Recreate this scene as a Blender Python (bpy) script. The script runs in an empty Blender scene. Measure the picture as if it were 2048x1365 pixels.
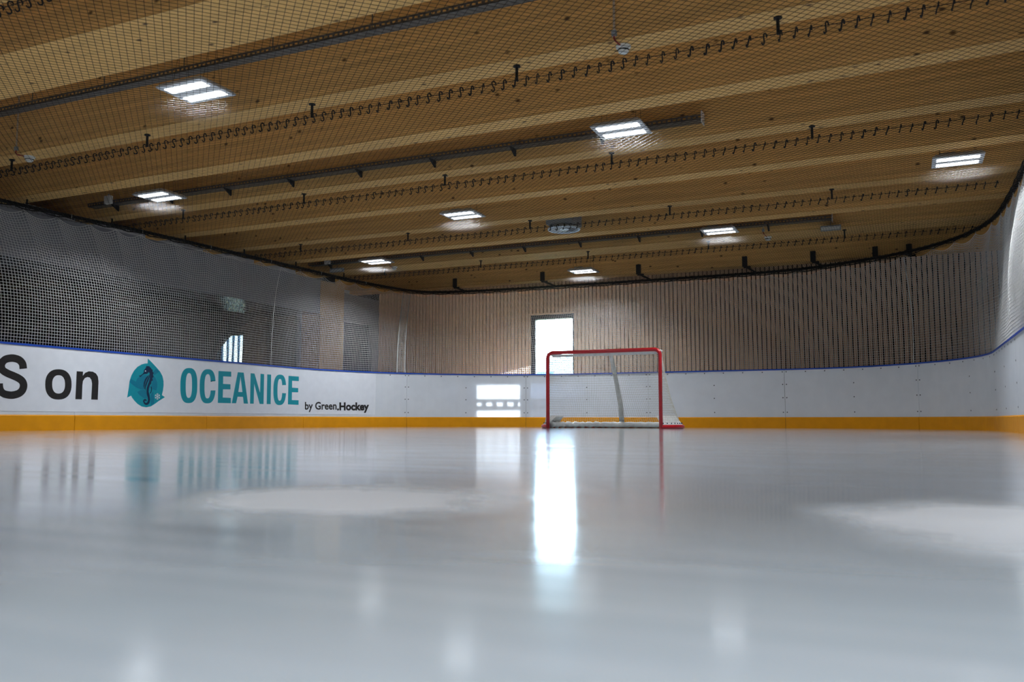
import bpy, bmesh, math, random
import numpy as np
from mathutils import Vector, Matrix

random.seed(7)
rng = np.random.default_rng(7)
scene = bpy.context.scene
C = scene.collection

# ------------------------------------------------------------------ camera
F_PX, PITCH, YAW, ROLL, CAM_H = 1714.6, .0921, .4276, .0011, .1325
fw = np.array([-math.sin(YAW) * math.cos(PITCH), math.cos(YAW) * math.cos(PITCH), math.sin(PITCH)])
rt = np.array([math.cos(YAW), math.sin(YAW), 0.0])
up = np.cross(rt, fw)
rt, up = rt * math.cos(ROLL) + up * math.sin(ROLL), up * math.cos(ROLL) - rt * math.sin(ROLL)
EYE = np.array([0, 0, CAM_H])
cam = bpy.data.cameras.new('camera')
cam.sensor_width = 36.0
cam.lens = 36.0 * F_PX / 2048
cam.clip_start = .02
cam.clip_end = 500
cam.dof.use_dof = True
cam.dof.focus_distance = 13.0
cam.dof.aperture_fstop = 2.8
camo = bpy.data.objects.new('camera', cam)
C.objects.link(camo)
camo.matrix_world = Matrix(((rt[0], up[0], -fw[0], 0), (rt[1], up[1], -fw[1], 0), (rt[2], up[2], -fw[2], CAM_H), (0, 0, 0, 1)))
scene.camera = camo

# ------------------------------------------------------------------ sky, sun, exposure
SUN_DIR = Vector((-.24, -1.0, -.72)).normalized()          # the way the sunlight travels
world = bpy.data.worlds.new('world')
scene.world = world
world.use_nodes = True
wn = world.node_tree.nodes
wl = world.node_tree.links
wn.clear()
sky = wn.new('ShaderNodeTexSky')
sky.sky_type = 'NISHITA'
sky.sun_disc = False
sky.dust_density = .3
sky.ozone_density = 3.0
sky.sun_elevation = math.asin(-SUN_DIR.z)
sky.sun_rotation = math.atan2(-SUN_DIR.x, -SUN_DIR.y)
bg = wn.new('ShaderNodeBackground')
bg.inputs['Strength'].default_value = 3.2
wo = wn.new('ShaderNodeOutputWorld')
wl.new(sky.outputs[0], bg.inputs[0])
wl.new(bg.outputs[0], wo.inputs[0])
sun = bpy.data.lights.new('sun', 'SUN')
sun.energy = 75.0
sun.angle = math.radians(.53)
sun.color = (1.0, .95, .88)
suno = bpy.data.objects.new('sun', sun)
C.objects.link(suno)
suno.location = (0, 40, 40)
suno.rotation_euler = SUN_DIR.to_track_quat('-Z', 'Y').to_euler()
LAMP_STRENGTH = 5.0        # glow of a diffuser
LAMP_WATTS = 57.0          # light one lamp throws down
scene.view_settings.view_transform = 'Standard'
scene.view_settings.look = 'None'
scene.view_settings.gamma = 1.0
scene.view_settings.use_curve_mapping = False
scene.view_settings.exposure = 0.0

# ------------------------------------------------------------------ helpers
def ray(px, py):
    return fw + rt * (px - 1024) / F_PX + up * (682.5 - py) / F_PX

def hit(px, py, axis, value):
    d = ray(px, py)
    return EYE + d * (value - EYE[axis]) / d[axis]

class MB:
    """collects vertices and faces in world coordinates"""
    def __init__(self):
        self.v, self.f = [], []
    def add(self, vs, fs):
        b = len(self.v)
        self.v += [tuple(map(float, p)) for p in vs]
        self.f += [tuple(i + b for i in q) for q in fs]
        return self
    def box(self, x0, x1, y0, y1, z0, z1):
        vs = [(x, y, z) for z in (z0, z1) for x, y in ((x0, y0), (x1, y0), (x1, y1), (x0, y1))]
        return self.add(vs, [(3, 2, 1, 0), (4, 5, 6, 7), (0, 1, 5, 4), (1, 2, 6, 5), (2, 3, 7, 6), (3, 0, 4, 7)])
    def tube(self, pts, r, n=8, closed=False, caps=True):
        pts = [np.array(p, float) for p in pts]
        m = len(pts)
        rs = r if hasattr(r, '__len__') else [r] * m
        vs, fs, prev = [], [], None
        for i, p in enumerate(pts):
            a = pts[(i - 1) % m] if closed or i else pts[0]
            b = pts[(i + 1) % m] if closed or i < m - 1 else pts[-1]
            t = b - a
            t = t / (np.linalg.norm(t) + 1e-12)
            if prev is None:
                ref = np.array([0, 0, 1.0]) if abs(t[2]) < .9 else np.array([1.0, 0, 0])
                u = np.cross(t, ref)
            else:
                u = prev - t * (prev @ t)
            u = u / (np.linalg.norm(u) + 1e-12)
            prev = u
            w = np.cross(t, u)
            for k in range(n):
                an = 2 * math.pi * k / n
                vs.append(p + rs[i] * (u * math.cos(an) + w * math.sin(an)))
        for i in range(m if closed else m - 1):
            j = (i + 1) % m
            for k in range(n):
                k2 = (k + 1) % n
                fs.append((i * n + k, i * n + k2, j * n + k2, j * n + k))
        if caps and not closed:
            fs.append(tuple(range(n - 1, -1, -1)))
            fs.append(tuple((m - 1) * n + k for k in range(n)))
        return self.add(vs, fs)
    def lathe(self, c, prof, n=24):
        vs, fs = [], []
        for r, z in prof:
            for k in range(n):
                a = 2 * math.pi * k / n
                vs.append((c[0] + r * math.cos(a), c[1] + r * math.sin(a), c[2] + z))
        for i in range(len(prof) - 1):
            for k in range(n):
                k2 = (k + 1) % n
                fs.append((i * n + k, i * n + k2, (i + 1) * n + k2, (i + 1) * n + k))
        fs.append(tuple(range(n - 1, -1, -1)))
        fs.append(tuple((len(prof) - 1) * n + k for k in range(n)))
        return self.add(vs, fs)
    def sweep(self, secs, closed_sec=True, caps=True):
        """secs: list of cross sections, each a list of points"""
        n = len(secs[0])
        vs = [p for s in secs for p in s]
        fs = []
        for i in range(len(secs) - 1):
            for k in range(n if closed_sec else n - 1):
                k2 = (k + 1) % n
                fs.append((i * n + k, i * n + k2, (i + 1) * n + k2, (i + 1) * n + k))
        if caps and closed_sec:
            fs.append(tuple(range(n - 1, -1, -1)))
            fs.append(tuple((len(secs) - 1) * n + k for k in range(n)))
        return self.add(vs, fs)

def link(name, me, mat=None, parent=None):
    o = bpy.data.objects.new(name, me)
    C.objects.link(o)
    if mat is not None and me is not None and not me.materials:
        me.materials.append(mat)
    if parent is not None:
        o.parent = parent
    return o

def build(name, mb, mat, parent=None, smooth=False, origin=None):
    """one mesh object; mb is in world coordinates, the parent only carries a location"""
    off = np.array([0.0, 0, 0])
    q = parent
    while q is not None:
        off += np.array(q.location)
        q = q.parent
    if origin is None:
        origin = off if parent is not None else np.array([0.0, 0, 0])
    origin = np.array(origin, float)
    me = bpy.data.meshes.new(name)
    me.from_pydata([tuple(np.array(p) - origin) for p in mb.v], [], mb.f)
    bm = bmesh.new()
    bm.from_mesh(me)
    bmesh.ops.recalc_face_normals(bm, faces=bm.faces)
    bm.to_mesh(me)
    bm.free()
    if smooth:
        for p in me.polygons:
            p.use_smooth = True
    o = link(name, me, mat, parent)
    o.location = origin - off
    return o

def strands(name, groups, r, mat, parent, stuff=True):
    """thin three-sided cords; groups: arrays [lines, points, 3]"""
    V, Q, base = [], [], 0
    off = np.array([0.0, 0, 0])
    q = parent
    while q is not None:
        off += np.array(q.location)
        q = q.parent
    for g in groups:
        g = np.asarray(g, float)
        m, n, _ = g.shape
        t = np.empty_like(g)
        t[:, 1:-1] = g[:, 2:] - g[:, :-2]
        t[:, 0] = g[:, 1] - g[:, 0]
        t[:, -1] = g[:, -1] - g[:, -2]
        t /= np.linalg.norm(t, axis=2, keepdims=True) + 1e-12
        mean = np.abs(t).mean(axis=(0, 1))
        ref = np.zeros(3)
        ref[int(np.argmin(mean))] = 1
        u = np.cross(t, ref)
        u /= np.linalg.norm(u, axis=2, keepdims=True) + 1e-12
        w = np.cross(t, u)
        ring = np.stack([g + r * (u * math.cos(a) + w * math.sin(a)) for a in (0, 2.0944, 4.18879)], axis=2)
        V.append((ring - off).reshape(-1, 3))
        idx = base + np.arange(m * n * 3).reshape(m, n, 3)
        for k in range(3):
            k2 = (k + 1) % 3
            Q.append(np.stack([idx[:, :-1, k], idx[:, :-1, k2], idx[:, 1:, k2], idx[:, 1:, k]], axis=-1).reshape(-1, 4))
        base += m * n * 3
    V = np.concatenate(V)
    Q = np.concatenate(Q)
    me = bpy.data.meshes.new(name)
    me.vertices.add(len(V))
    me.vertices.foreach_set('co', V.astype(np.float32).ravel())
    me.loops.add(Q.size)
    me.loops.foreach_set('vertex_index', Q.astype(np.int32).ravel())
    me.polygons.add(len(Q))
    me.polygons.foreach_set('loop_start', np.arange(0, Q.size, 4, dtype=np.int32))
    me.polygons.foreach_set('loop_total', np.full(len(Q), 4, dtype=np.int32))
    me.update(calc_edges=True)
    o = link(name, me, mat, parent)
    if stuff:
        o['kind'] = 'stuff'
    return o

def tag(o, label, cat=None, group=None):
    o['label'] = label
    if cat:
        o['category'] = cat
    if group:
        o['group'] = group
    return o

def thing(name, loc, label, cat, group=None):
    o = bpy.data.objects.new(name, None)
    C.objects.link(o)
    o.empty_display_size = .1
    o.location = loc
    return tag(o, label, cat, group)

def struct(o, label=None):
    o['kind'] = 'structure'
    if label:
        o['label'] = label
    return o

def catmull(pts, per=8):
    pts = [np.array(p, float) for p in pts]
    out = []
    for i in range(len(pts) - 1):
        p0 = pts[max(i - 1, 0)]
        p1, p2 = pts[i], pts[i + 1]
        p3 = pts[min(i + 2, len(pts) - 1)]
        for k in range(per):
            t = k / per
            out.append(.5 * ((2 * p1) + (-p0 + p2) * t + (2 * p0 - 5 * p1 + 4 * p2 - p3) * t * t + (-p0 + 3 * p1 - 3 * p2 + p3) * t ** 3))
    out.append(pts[-1])
    return out

# ------------------------------------------------------------------ materials
def mat(name, color=(.8, .8, .8), rough=.5, metal=0.0, spec=.5, ior=1.45, emit=None, emit_s=0):
    m = bpy.data.materials.new(name)
    m.use_nodes = True
    b = m.node_tree.nodes['Principled BSDF']
    b.inputs['Base Color'].default_value = (*color, 1)
    b.inputs['Roughness'].default_value = rough
    b.inputs['Metallic'].default_value = metal
    b.inputs['Specular IOR Level'].default_value = spec
    b.inputs['IOR'].default_value = ior
    if emit:
        b.inputs['Emission Color'].default_value = (*emit, 1)
        b.inputs['Emission Strength'].default_value = emit_s
    return m

def nodes(m):
    return m.node_tree.nodes, m.node_tree.links, m.node_tree.nodes['Principled BSDF']

def ramp(N, stops):
    r = N.new('ShaderNodeValToRGB')
    while len(r.color_ramp.elements) < len(stops):
        r.color_ramp.elements.new(.5)
    for e, (p, c) in zip(r.color_ramp.elements, stops):
        e.position = p
        e.color = (*c, 1)
    return r

def mixcol(N, L, fac, a, b, kind='MIX'):
    m = N.new('ShaderNodeMix')
    m.data_type = 'RGBA'
    m.blend_type = kind
    for s, v in ((m.inputs['Factor'], fac), (m.inputs['A'], a), (m.inputs['B'], b)):
        if hasattr(v, 'links') or isinstance(v, bpy.types.NodeSocket):
            L.new(v, s)
        else:
            s.default_value = v
    return m.outputs['Result']

def noise_paint(name, c1, c2, scale, rough, spec=.4, bump=0.0, stretch=(1, 1, 1), detail=4):
    m = mat(name, c1, rough, spec=spec)
    N, L, b = nodes(m)
    g = N.new('ShaderNodeNewGeometry')
    mp = N.new('ShaderNodeMapping')
    mp.inputs['Scale'].default_value = stretch
    L.new(g.outputs['Position'], mp.inputs['Vector'])
    n = N.new('ShaderNodeTexNoise')
    n.inputs['Scale'].default_value = scale
    n.inputs['Detail'].default_value = detail
    L.new(mp.outputs[0], n.inputs['Vector'])
    r = ramp(N, [(.35, c1), (.65, c2)])
    L.new(n.outputs['Fac'], r.inputs[0])
    L.new(r.outputs[0], b.inputs['Base Color'])
    if bump:
        bp = N.new('ShaderNodeBump')
        bp.inputs['Strength'].default_value = bump
        bp.inputs['Distance'].default_value = .01
        L.new(n.outputs['Fac'], bp.inputs['Height'])
        L.new(bp.outputs[0], b.inputs['Normal'])
    return m

def wood(name, base, dark, axis, knots=True, lamella=True):
    """glued timber: grain along one axis, faint lamella joints, scattered dark knots"""
    m = mat(name, base, .6, spec=.25)
    N, L, b = nodes(m)
    g = N.new('ShaderNodeNewGeometry')
    mp = N.new('ShaderNodeMapping')
    sc = [14, 14, 14]
    sc[axis] = .7
    mp.inputs['Scale'].default_value = sc
    L.new(g.outputs['Position'], mp.inputs['Vector'])
    n = N.new('ShaderNodeTexNoise')
    n.inputs['Scale'].default_value = 1.6
    n.inputs['Detail'].default_value = 6
    n.inputs['Distortion'].default_value = .4
    L.new(mp.outputs[0], n.inputs['Vector'])
    r = ramp(N, [(.25, tuple(.82 * k for k in base)), (.5, base), (.75, tuple(min(1, 1.1 * k) for k in base))])
    L.new(n.outputs['Fac'], r.inputs[0])
    col = r.outputs[0]
    if lamella:
        sx = N.new('ShaderNodeSeparateXYZ')
        L.new(g.outputs['Position'], sx.inputs[0])
        mm = N.new('ShaderNodeMath')
        mm.operation = 'FRACT'
        ml = N.new('ShaderNodeMath')
        ml.operation = 'MULTIPLY'
        ml.inputs[1].default_value = 22.0
        L.new(sx.outputs['Z'], ml.inputs[0])
        L.new(ml.outputs[0], mm.inputs[0])
        lt = N.new('ShaderNodeMath')
        lt.operation = 'LESS_THAN'
        lt.inputs[1].default_value = .07
        L.new(mm.outputs[0], lt.inputs[0])
        sc2 = N.new('ShaderNodeMath')
        sc2.operation = 'MULTIPLY'
        sc2.inputs[1].default_value = .22
        L.new(lt.outputs[0], sc2.inputs[0])
        col = mixcol(N, L, sc2.outputs[0], col, (*dark, 1))
        # each lamella a slightly different tone
        fl = N.new('ShaderNodeMath')
        fl.operation = 'FLOOR'
        L.new(ml.outputs[0], fl.inputs[0])
        wnz = N.new('ShaderNodeTexWhiteNoise')
        wnz.noise_dimensions = '1D'
        L.new(fl.outputs[0], wnz.inputs['W'])
        rr = ramp(N, [(0, (.86, .86, .86)), (1, (1.06, 1.06, 1.06))])
        L.new(wnz.outputs['Value'], rr.inputs[0])
        col = mixcol(N, L, 1.0, col, rr.outputs[0], 'MULTIPLY')
    if knots:
        mk = N.new('ShaderNodeMapping')
        s3 = [6.5, 6.5, 6.5]
        s3[axis] = 4.2
        mk.inputs['Scale'].default_value = s3
        L.new(g.outputs['Position'], mk.inputs['Vector'])
        v = N.new('ShaderNodeTexVoronoi')
        v.inputs['Scale'].default_value = 1.0
        L.new(mk.outputs[0], v.inputs['Vector'])
        kr = ramp(N, [(.0, (1, 1, 1)), (.06, (.9, .9, .9)), (.14, (0, 0, 0))])
        L.new(v.outputs['Distance'], kr.inputs[0])
        col = mixcol(N, L, kr.outputs[0], col, (*dark, 1))
    L.new(col, b.inputs['Base Color'])
    return m

M = {}
M['glulam'] = wood('glulam timber', (.77, .45, .155), (.07, .03, .01), 0)
M['slat'] = wood('slat timber', (.85, .60, .40), (.10, .06, .035), 2, knots=False, lamella=False)
M['column'] = wood('column timber', (.46, .29, .14), (.12, .06, .03), 2, lamella=False)
M['deck'] = wood('deck timber', (.55, .37, .19), (.09, .05, .02), 1, knots=False, lamella=False)
M['plaster'] = noise_paint('white plaster', (.78, .78, .79), (.72, .72, .74), 3, .8, .2, .05)
M['grey_wall'] = noise_paint('grey render', (.22, .225, .25), (.19, .195, .22), 2.5, .7, .3)
M['grey_block'] = noise_paint('pale grey block', (.42, .42, .44), (.36, .36, .38), 6, .8, .2)
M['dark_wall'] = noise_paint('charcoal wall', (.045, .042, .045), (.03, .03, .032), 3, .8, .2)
M['backing'] = noise_paint('black felt behind slats', (.006, .0055, .005), (.009, .008, .008), 20, .95, .02)
M['concrete'] = noise_paint('grey concrete', (.32, .32, .33), (.24, .24, .25), 4, .75, .3, .1)
M['blue'] = noise_paint('blue cap plastic', (.012, .055, .34), (.015, .065, .38), 12, .35)
M['yellow'] = noise_paint('yellow kick plastic', (.68, .275, .002), (.62, .25, .002), 7, .45, .25)
M['black'] = noise_paint('black coated steel', (.008, .008, .009), (.012, .012, .013), 15, .5, .2)
M['black_cord'] = noise_paint('black cord', (.012, .011, .011), (.017, .016, .016), 40, .6, .15)
M['white_cord'] = noise_paint('white cord', (.60, .595, .58), (.54, .535, .52), 30, .75, .2)
M['goal_cord'] = noise_paint('off white goal cord', (.60, .58, .53), (.52, .50, .45), 30, .75, .2)
M['red'] = noise_paint('red enamel', (.42, .008, .014), (.36, .006, .012), 12, .3, .5)
M['pad'] = noise_paint('white vinyl padding', (.66, .67, .66), (.56, .57, .55), 18, .45, .5, .25)
M['galv'] = noise_paint('galvanised steel', (.16, .155, .15), (.11, .11, .11), 25, .45, .4)
M['galv'].node_tree.nodes['Principled BSDF'].inputs['Metallic'].default_value = .7
M['satin'] = noise_paint('satin aluminium', (.30, .33, .38), (.28, .31, .36), 25, .2, .6)
M['satin'].node_tree.nodes['Principled BSDF'].inputs['Metallic'].default_value = .35
M['lamp_body'] = noise_paint('light grey lamp housing', (.55, .57, .60), (.5, .52, .55), 20, .45)
M['diffuser'] = mat('lit diffuser', (.9, .9, .9), .4, emit=(.90, .95, 1.0), emit_s=LAMP_STRENGTH)
M['white_plastic'] = noise_paint('white plastic', (.72, .73, .72), (.66, .67, .66), 10, .4)
M['grey_plastic'] = noise_paint('grey plastic', (.30, .32, .34), (.26, .28, .30), 10, .45)
M['pale_disc'] = noise_paint('pale diffuser disc', (.66, .76, .86), (.62, .72, .82), 10, .35)
M['wire_red'] = noise_paint('red cable', (.34, .02, .02), (.28, .015, .015), 30, .45)
M['conduit'] = noise_paint('beige conduit', (.50, .40, .30), (.44, .35, .26), 20, .5)
M['screw'] = noise_paint('dark screw head', (.07, .075, .085), (.05, .055, .06), 40, .4)
M['ink'] = noise_paint('black print', (.014, .012, .012), (.018, .016, .016), 30, .5, .3)
M['teal'] = noise_paint('teal print', (.0, .235, .295), (.0, .25, .31), 20, .5, .3)
M['teal_dark'] = noise_paint('dark teal print', (.0, .15, .235), (.0, .16, .245), 20, .5, .3)
M['navy'] = noise_paint('navy print', (.004, .018, .055), (.005, .02, .06), 20, .5, .3)
M['print_white'] = noise_paint('white print', (.62, .66, .70), (.58, .62, .66), 20, .5, .3)
M['banner'] = noise_paint('white banner film', (.66, .675, .72), (.63, .645, .69), 9, .42, .4)
M['frame_dark'] = noise_paint('anthracite window frame', (.02, .024, .032), (.026, .03, .04), 10, .4)
M['door_dark'] = noise_paint('dark blue door leaf', (.012, .016, .035), (.016, .02, .042), 5, .5)
M['facade'] = noise_paint('pale house render', (.62, .66, .70), (.58, .62, .66), 1, .8)
M['fin'] = noise_paint('white facade fin', (.8, .8, .8), (.76, .76, .76), 1, .7)
M['pane_out'] = noise_paint('blue window pane', (.10, .22, .34), (.12, .26, .38), 1, .2)
M['louvre'] = noise_paint('blue louvre paint', (.16, .42, .72), (.14, .38, .66), 1, .6)
M['meadow'] = noise_paint('grass and gravel', (.20, .30, .12), (.30, .34, .24), .6, .9)

# translucent white board plastic
def board_mat():
    m = mat('translucent white board plastic', (.80, .82, .86), .36, spec=.45)
    N, L, b = nodes(m)
    g = N.new('ShaderNodeNewGeometry')
    n = N.new('ShaderNodeTexNoise')
    n.inputs['Scale'].default_value = 5
    L.new(g.outputs['Position'], n.inputs['Vector'])
    r = ramp(N, [(.35, (.80, .82, .86)), (.65, (.76, .78, .82))])
    L.new(n.outputs['Fac'], r.inputs[0])
    L.new(r.outputs[0], b.inputs['Base Color'])
    t = N.new('ShaderNodeBsdfTranslucent')
    t.inputs['Color'].default_value = (.85, .90, .96, 1)
    mx = N.new('ShaderNodeMixShader')
    mx.inputs[0].default_value = .28
    out = N['Material Output']
    L.new(b.outputs[0], mx.inputs[1])
    L.new(t.outputs[0], mx.inputs[2])
    L.new(mx.outputs[0], out.inputs['Surface'])
    return m
M['board'] = board_mat()

def glass_mat(name, tint, ior=1.5):
    m = bpy.data.materials.new(name)
    m.use_nodes = True
    N, L = m.node_tree.nodes, m.node_tree.links
    N.clear()
    out = N.new('ShaderNodeOutputMaterial')
    tr = N.new('ShaderNodeBsdfTransparent')
    tr.inputs[0].default_value = (*tint, 1)
    gl = N.new('ShaderNodeBsdfGlossy')
    gl.inputs['Roughness'].default_value = .01
    fr = N.new('ShaderNodeFresnel')
    fr.inputs[0].default_value = ior
    mx = N.new('ShaderNodeMixShader')
    L.new(fr.outputs[0], mx.inputs[0])
    L.new(tr.outputs[0], mx.inputs[1])
    L.new(gl.outputs[0], mx.inputs[2])
    L.new(mx.outputs[0], out.inputs[0])
    return m
M['glass'] = glass_mat('clear window glass', (.93, .96, .97), 1.35)
M['glazing'] = glass_mat('reflective partition glass', (.22, .23, .25), 1.85)

def ice_mat():
    m = mat('rink ice', (.55, .59, .62), .14, spec=.5, ior=1.31)
    N, L, b = nodes(m)
    g = N.new('ShaderNodeNewGeometry')
    # broad cloudy tone
    n1 = N.new('ShaderNodeTexNoise')
    n1.inputs['Scale'].default_value = .9
    n1.inputs['Detail'].default_value = 5
    L.new(g.outputs['Position'], n1.inputs['Vector'])
    r1 = ramp(N, [(.3, (.385, .45, .505)), (.7, (.455, .51, .56))])
    L.new(n1.outputs['Fac'], r1.inputs[0])
    # thin scratches running every way
    mp = N.new('ShaderNodeMapping')
    mp.inputs['Scale'].default_value = (1.2, 16, 1)
    mp.inputs['Rotation'].default_value = (0, 0, .35)
    L.new(g.outputs['Position'], mp.inputs['Vector'])
    n2 = N.new('ShaderNodeTexNoise')
    n2.inputs['Scale'].default_value = 1.5
    n2.inputs['Detail'].default_value = 5
    n2.inputs['Distortion'].default_value = .5
    L.new(mp.outputs[0], n2.inputs['Vector'])
    # frosty patches: two dry spots on the sheet plus faint random ones
    masks = []
    for cx, cy, ax, ay, rot in ((-.86, 1.21, .33, .38, .59), (.10, 1.29, .25, .40, .0)):
        mk = N.new('ShaderNodeMapping')
        mk.vector_type = 'TEXTURE'
        mk.inputs['Location'].default_value = (cx, cy, 0)
        mk.inputs['Rotation'].default_value = (0, 0, rot)
        mk.inputs['Scale'].default_value = (ax, ay, 1)
        wob = N.new('ShaderNodeTexNoise')
        wob.inputs['Scale'].default_value = 5
        L.new(g.outputs['Position'], wob.inputs['Vector'])
        ws = N.new('ShaderNodeVectorMath')
        ws.operation = 'MULTIPLY_ADD'
        ws.inputs[1].default_value = (.22, .22, 0)
        L.new(wob.outputs['Color'], ws.inputs[0])
        L.new(g.outputs['Position'], ws.inputs[2])
        sb = N.new('ShaderNodeVectorMath')
        sb.operation = 'SUBTRACT'
        sb.inputs[1].default_value = (.11, .11, 0)
        L.new(ws.outputs[0], sb.inputs[0])
        L.new(sb.outputs[0], mk.inputs['Vector'])
        ln = N.new('ShaderNodeVectorMath')
        ln.operation = 'LENGTH'
        L.new(mk.outputs[0], ln.inputs[0])
        rr = ramp(N, [(.45, (.7, .7, .7)), (1.05, (0, 0, 0))])
        L.new(ln.outputs['Value'], rr.inputs[0])
        masks.append(rr.outputs[0])
    mx = N.new('ShaderNodeMath')
    mx.operation = 'MAXIMUM'
    L.new(masks[0], mx.inputs[0])
    L.new(masks[1], mx.inputs[1])
    frost = mx.outputs[0]
    col = mixcol(N, L, frost, r1.outputs[0], (.52, .53, .56, 1))
    rs = ramp(N, [(.45, (0, 0, 0)), (.75, (.25, .25, .25))])
    L.new(n2.outputs['Fac'], rs.inputs[0])
    col = mixcol(N, L, rs.outputs[0], col, (.60, .63, .67, 1))
    L.new(col, b.inputs['Base Color'])
    rr2 = ramp(N, [(.3, (.08, .08, .08)), (.75, (.18, .18, .18))])
    L.new(n2.outputs['Fac'], rr2.inputs[0])
    ro = mixcol(N, L, frost, rr2.outputs[0], (.42, .42, .42, 1))
    L.new(ro, b.inputs['Roughness'])
    b.inputs['Coat Weight'].default_value = 1.0
    b.inputs['Coat IOR'].default_value = 1.28
    L.new(ro, b.inputs['Coat Roughness'])
    n3 = N.new('ShaderNodeTexNoise')
    n3.inputs['Scale'].default_value = 7
    n3.inputs['Detail'].default_value = 3
    L.new(g.outputs['Position'], n3.inputs['Vector'])
    bp = N.new('ShaderNodeBump')
    bp.inputs['Strength'].default_value = .12
    bp.inputs['Distance'].default_value = .004
    L.new(n3.outputs['Fac'], bp.inputs['Height'])
    L.new(bp.outputs[0], b.inputs['Normal'])
    return m
M['ice'] = ice_mat()

# ------------------------------------------------------------------ rink outline
XL, XR, YF, RL, RR = -9.54, 1.09, 15.72, 4.0, 3.0
A1 = RL * math.pi / 2
A2 = A1 + (XR - RR) - (XL + RL)
A3 = A2 + RR * math.pi / 2

def board(s, off=0.0):
    """point on the inner board face at arc length s (0 where the left corner starts); off = outwards"""
    if s <= 0:
        p, n = (XL, YF - RL + s), (-1, 0)
    elif s <= A1:
        a = s / RL
        n = (-math.cos(a), math.sin(a))
        p = (XL + RL + RL * n[0], YF - RL + RL * n[1])
    elif s <= A2:
        p, n = (XL + RL + s - A1, YF), (0, 1)
    elif s <= A3:
        a = (s - A2) / RR
        n = (math.sin(a), math.cos(a))
        p = (XR - RR + RR * n[0], YF - RR + RR * n[1])
    else:
        p, n = (XR, YF - RR - (s - A3)), (1, 0)
    return np.array([p[0] + n[0] * off, p[1] + n[1] * off])

def board_px(px, py):
    """photo pixel -> (s, z) on the left boards and the left corner"""
    d = ray(px, py)
    lo, hi = -11.5, A1
    def side(s):
        p = board(s)
        return d[0] * p[1] - d[1] * p[0]
    sl = side(lo) > 0
    for _ in range(45):
        m = .5 * (lo + hi)
        if (side(m) > 0) == sl:
            lo = m
        else:
            hi = m
    p = board(lo)
    t = math.hypot(*p) / math.hypot(d[0], d[1])
    return lo, CAM_H + d[2] * t

def on_board(s, z, off):
    p = board(s, off)
    return (p[0], p[1], z)

def srange(s0, s1, step=.14):
    n = max(1, int(math.ceil((s1 - s0) / step)))
    return [s0 + (s1 - s0) * i / n for i in range(n + 1)]

def band(mb, s0, s1, prof, step=.14):
    """sweep a (off, z) profile along the boards"""
    return mb.sweep([[on_board(s, z, o) for o, z in prof] for s in srange(s0, s1, step)])

# ------------------------------------------------------------------ shell
ZB = 2.94           # underside of the beams
Y_NEAR, Y_WALL = -7.0, 17.0
X_LEFT, X_RIGHT = -11.2, 1.6
ZC = 3.72

# ice sheet
mb = MB()
ss = srange(-18.5, A3 + 19.5, .2)
pts = [(*board(s, -.002), 0.0) for s in ss]
mb.add(pts, [tuple(range(len(pts)))])
floor = struct(build('floor', mb, M['ice']), 'glossy pale grey ice sheet of the rink')
mb = MB().box(X_LEFT - 3.4, X_RIGHT + .3, Y_NEAR - .3, Y_WALL + .24, -.25, -.02)
struct(build('floor_surround', mb, M['concrete']), 'grey concrete floor around the rink')

# ceiling: deck with the glued beams as its pieces
ceiling = struct(build('ceiling', MB().box(X_LEFT - .6, X_RIGHT + .3, Y_NEAR - .3, Y_WALL + .24, ZC, ZC + .2), M['deck']), 'timber ceiling deck carried by glued beams')
BEAMS = [(5.89, .24), (7.09, .25), (8.31, .24), (9.55, .24), (10.76, .24), (12.0, .25), (13.17, .56), (15.80, .26)]
BEAMS += [(4.18, .62), (3.40, .24), (2.22, .24), (1.01, .24), (-.21, .24), (-1.42, .24), (-2.64, .24), (-3.86, .24), (-5.08, .24), (-6.29, .24)]
for y0, w in BEAMS:
    build('beam', MB().box(X_LEFT - .42, X_RIGHT + .02, y0, y0 + w, ZB, ZC + .01), M['glulam'], ceiling)

# far wall: felt backing, window hole, one board per slat
WX0, WX1, WZ0, WZ1 = -7.30, -6.29, .85, 2.40
wall_far = struct(build('wall_far', MB()
    .box(X_LEFT - .9, WX0, Y_WALL + .03, Y_WALL + .24, -.02, ZC)
    .box(WX1, X_RIGHT + .3, Y_WALL + .03, Y_WALL + .24, -.02, ZC)
    .box(WX0, WX1, Y_WALL + .03, Y_WALL + .24, -.02, WZ0)
    .box(WX0, WX1, Y_WALL + .03, Y_WALL + .24, WZ1, ZC), M['backing']), 'far wall clad with upright timber slats')
pitch, sw = .0858, .064
def slat_mesh(z0, z1):
    me = bpy.data.meshes.new('slat')
    m_ = MB().box(-sw / 2, sw / 2, -.030, .032, z0, z1)
    me.from_pydata(m_.v, [], m_.f)
    me.materials.append(M['slat'])
    return me
slat_full = slat_mesh(0, ZC)
slat_over = slat_mesh(WZ1 + .03, ZC)
slat_under = slat_mesh(0, WZ0 - .03)
x = X_LEFT + .05
while x < X_RIGHT - .04:
    lo_x, hi_x = x - sw / 2, x + sw / 2
    if hi_x < WX0 - .03 or lo_x > WX1 + .03:
        kinds = [slat_full]
    else:
        kinds = [slat_over, slat_under]
        for a_, b_ in ((lo_x, min(hi_x, WX0 - .03)), (max(lo_x, WX1 + .03), hi_x)):
            if b_ - a_ > .012:
                build('slat', MB().box(a_, b_, Y_WALL - .030, Y_WALL + .032, WZ0 - .03, WZ1 + .03), M['slat'], wall_far)
    for me in kinds:
        o = link('slat', me, None, wall_far)
        o.location = (x, Y_WALL, 0)
    x += pitch

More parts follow.
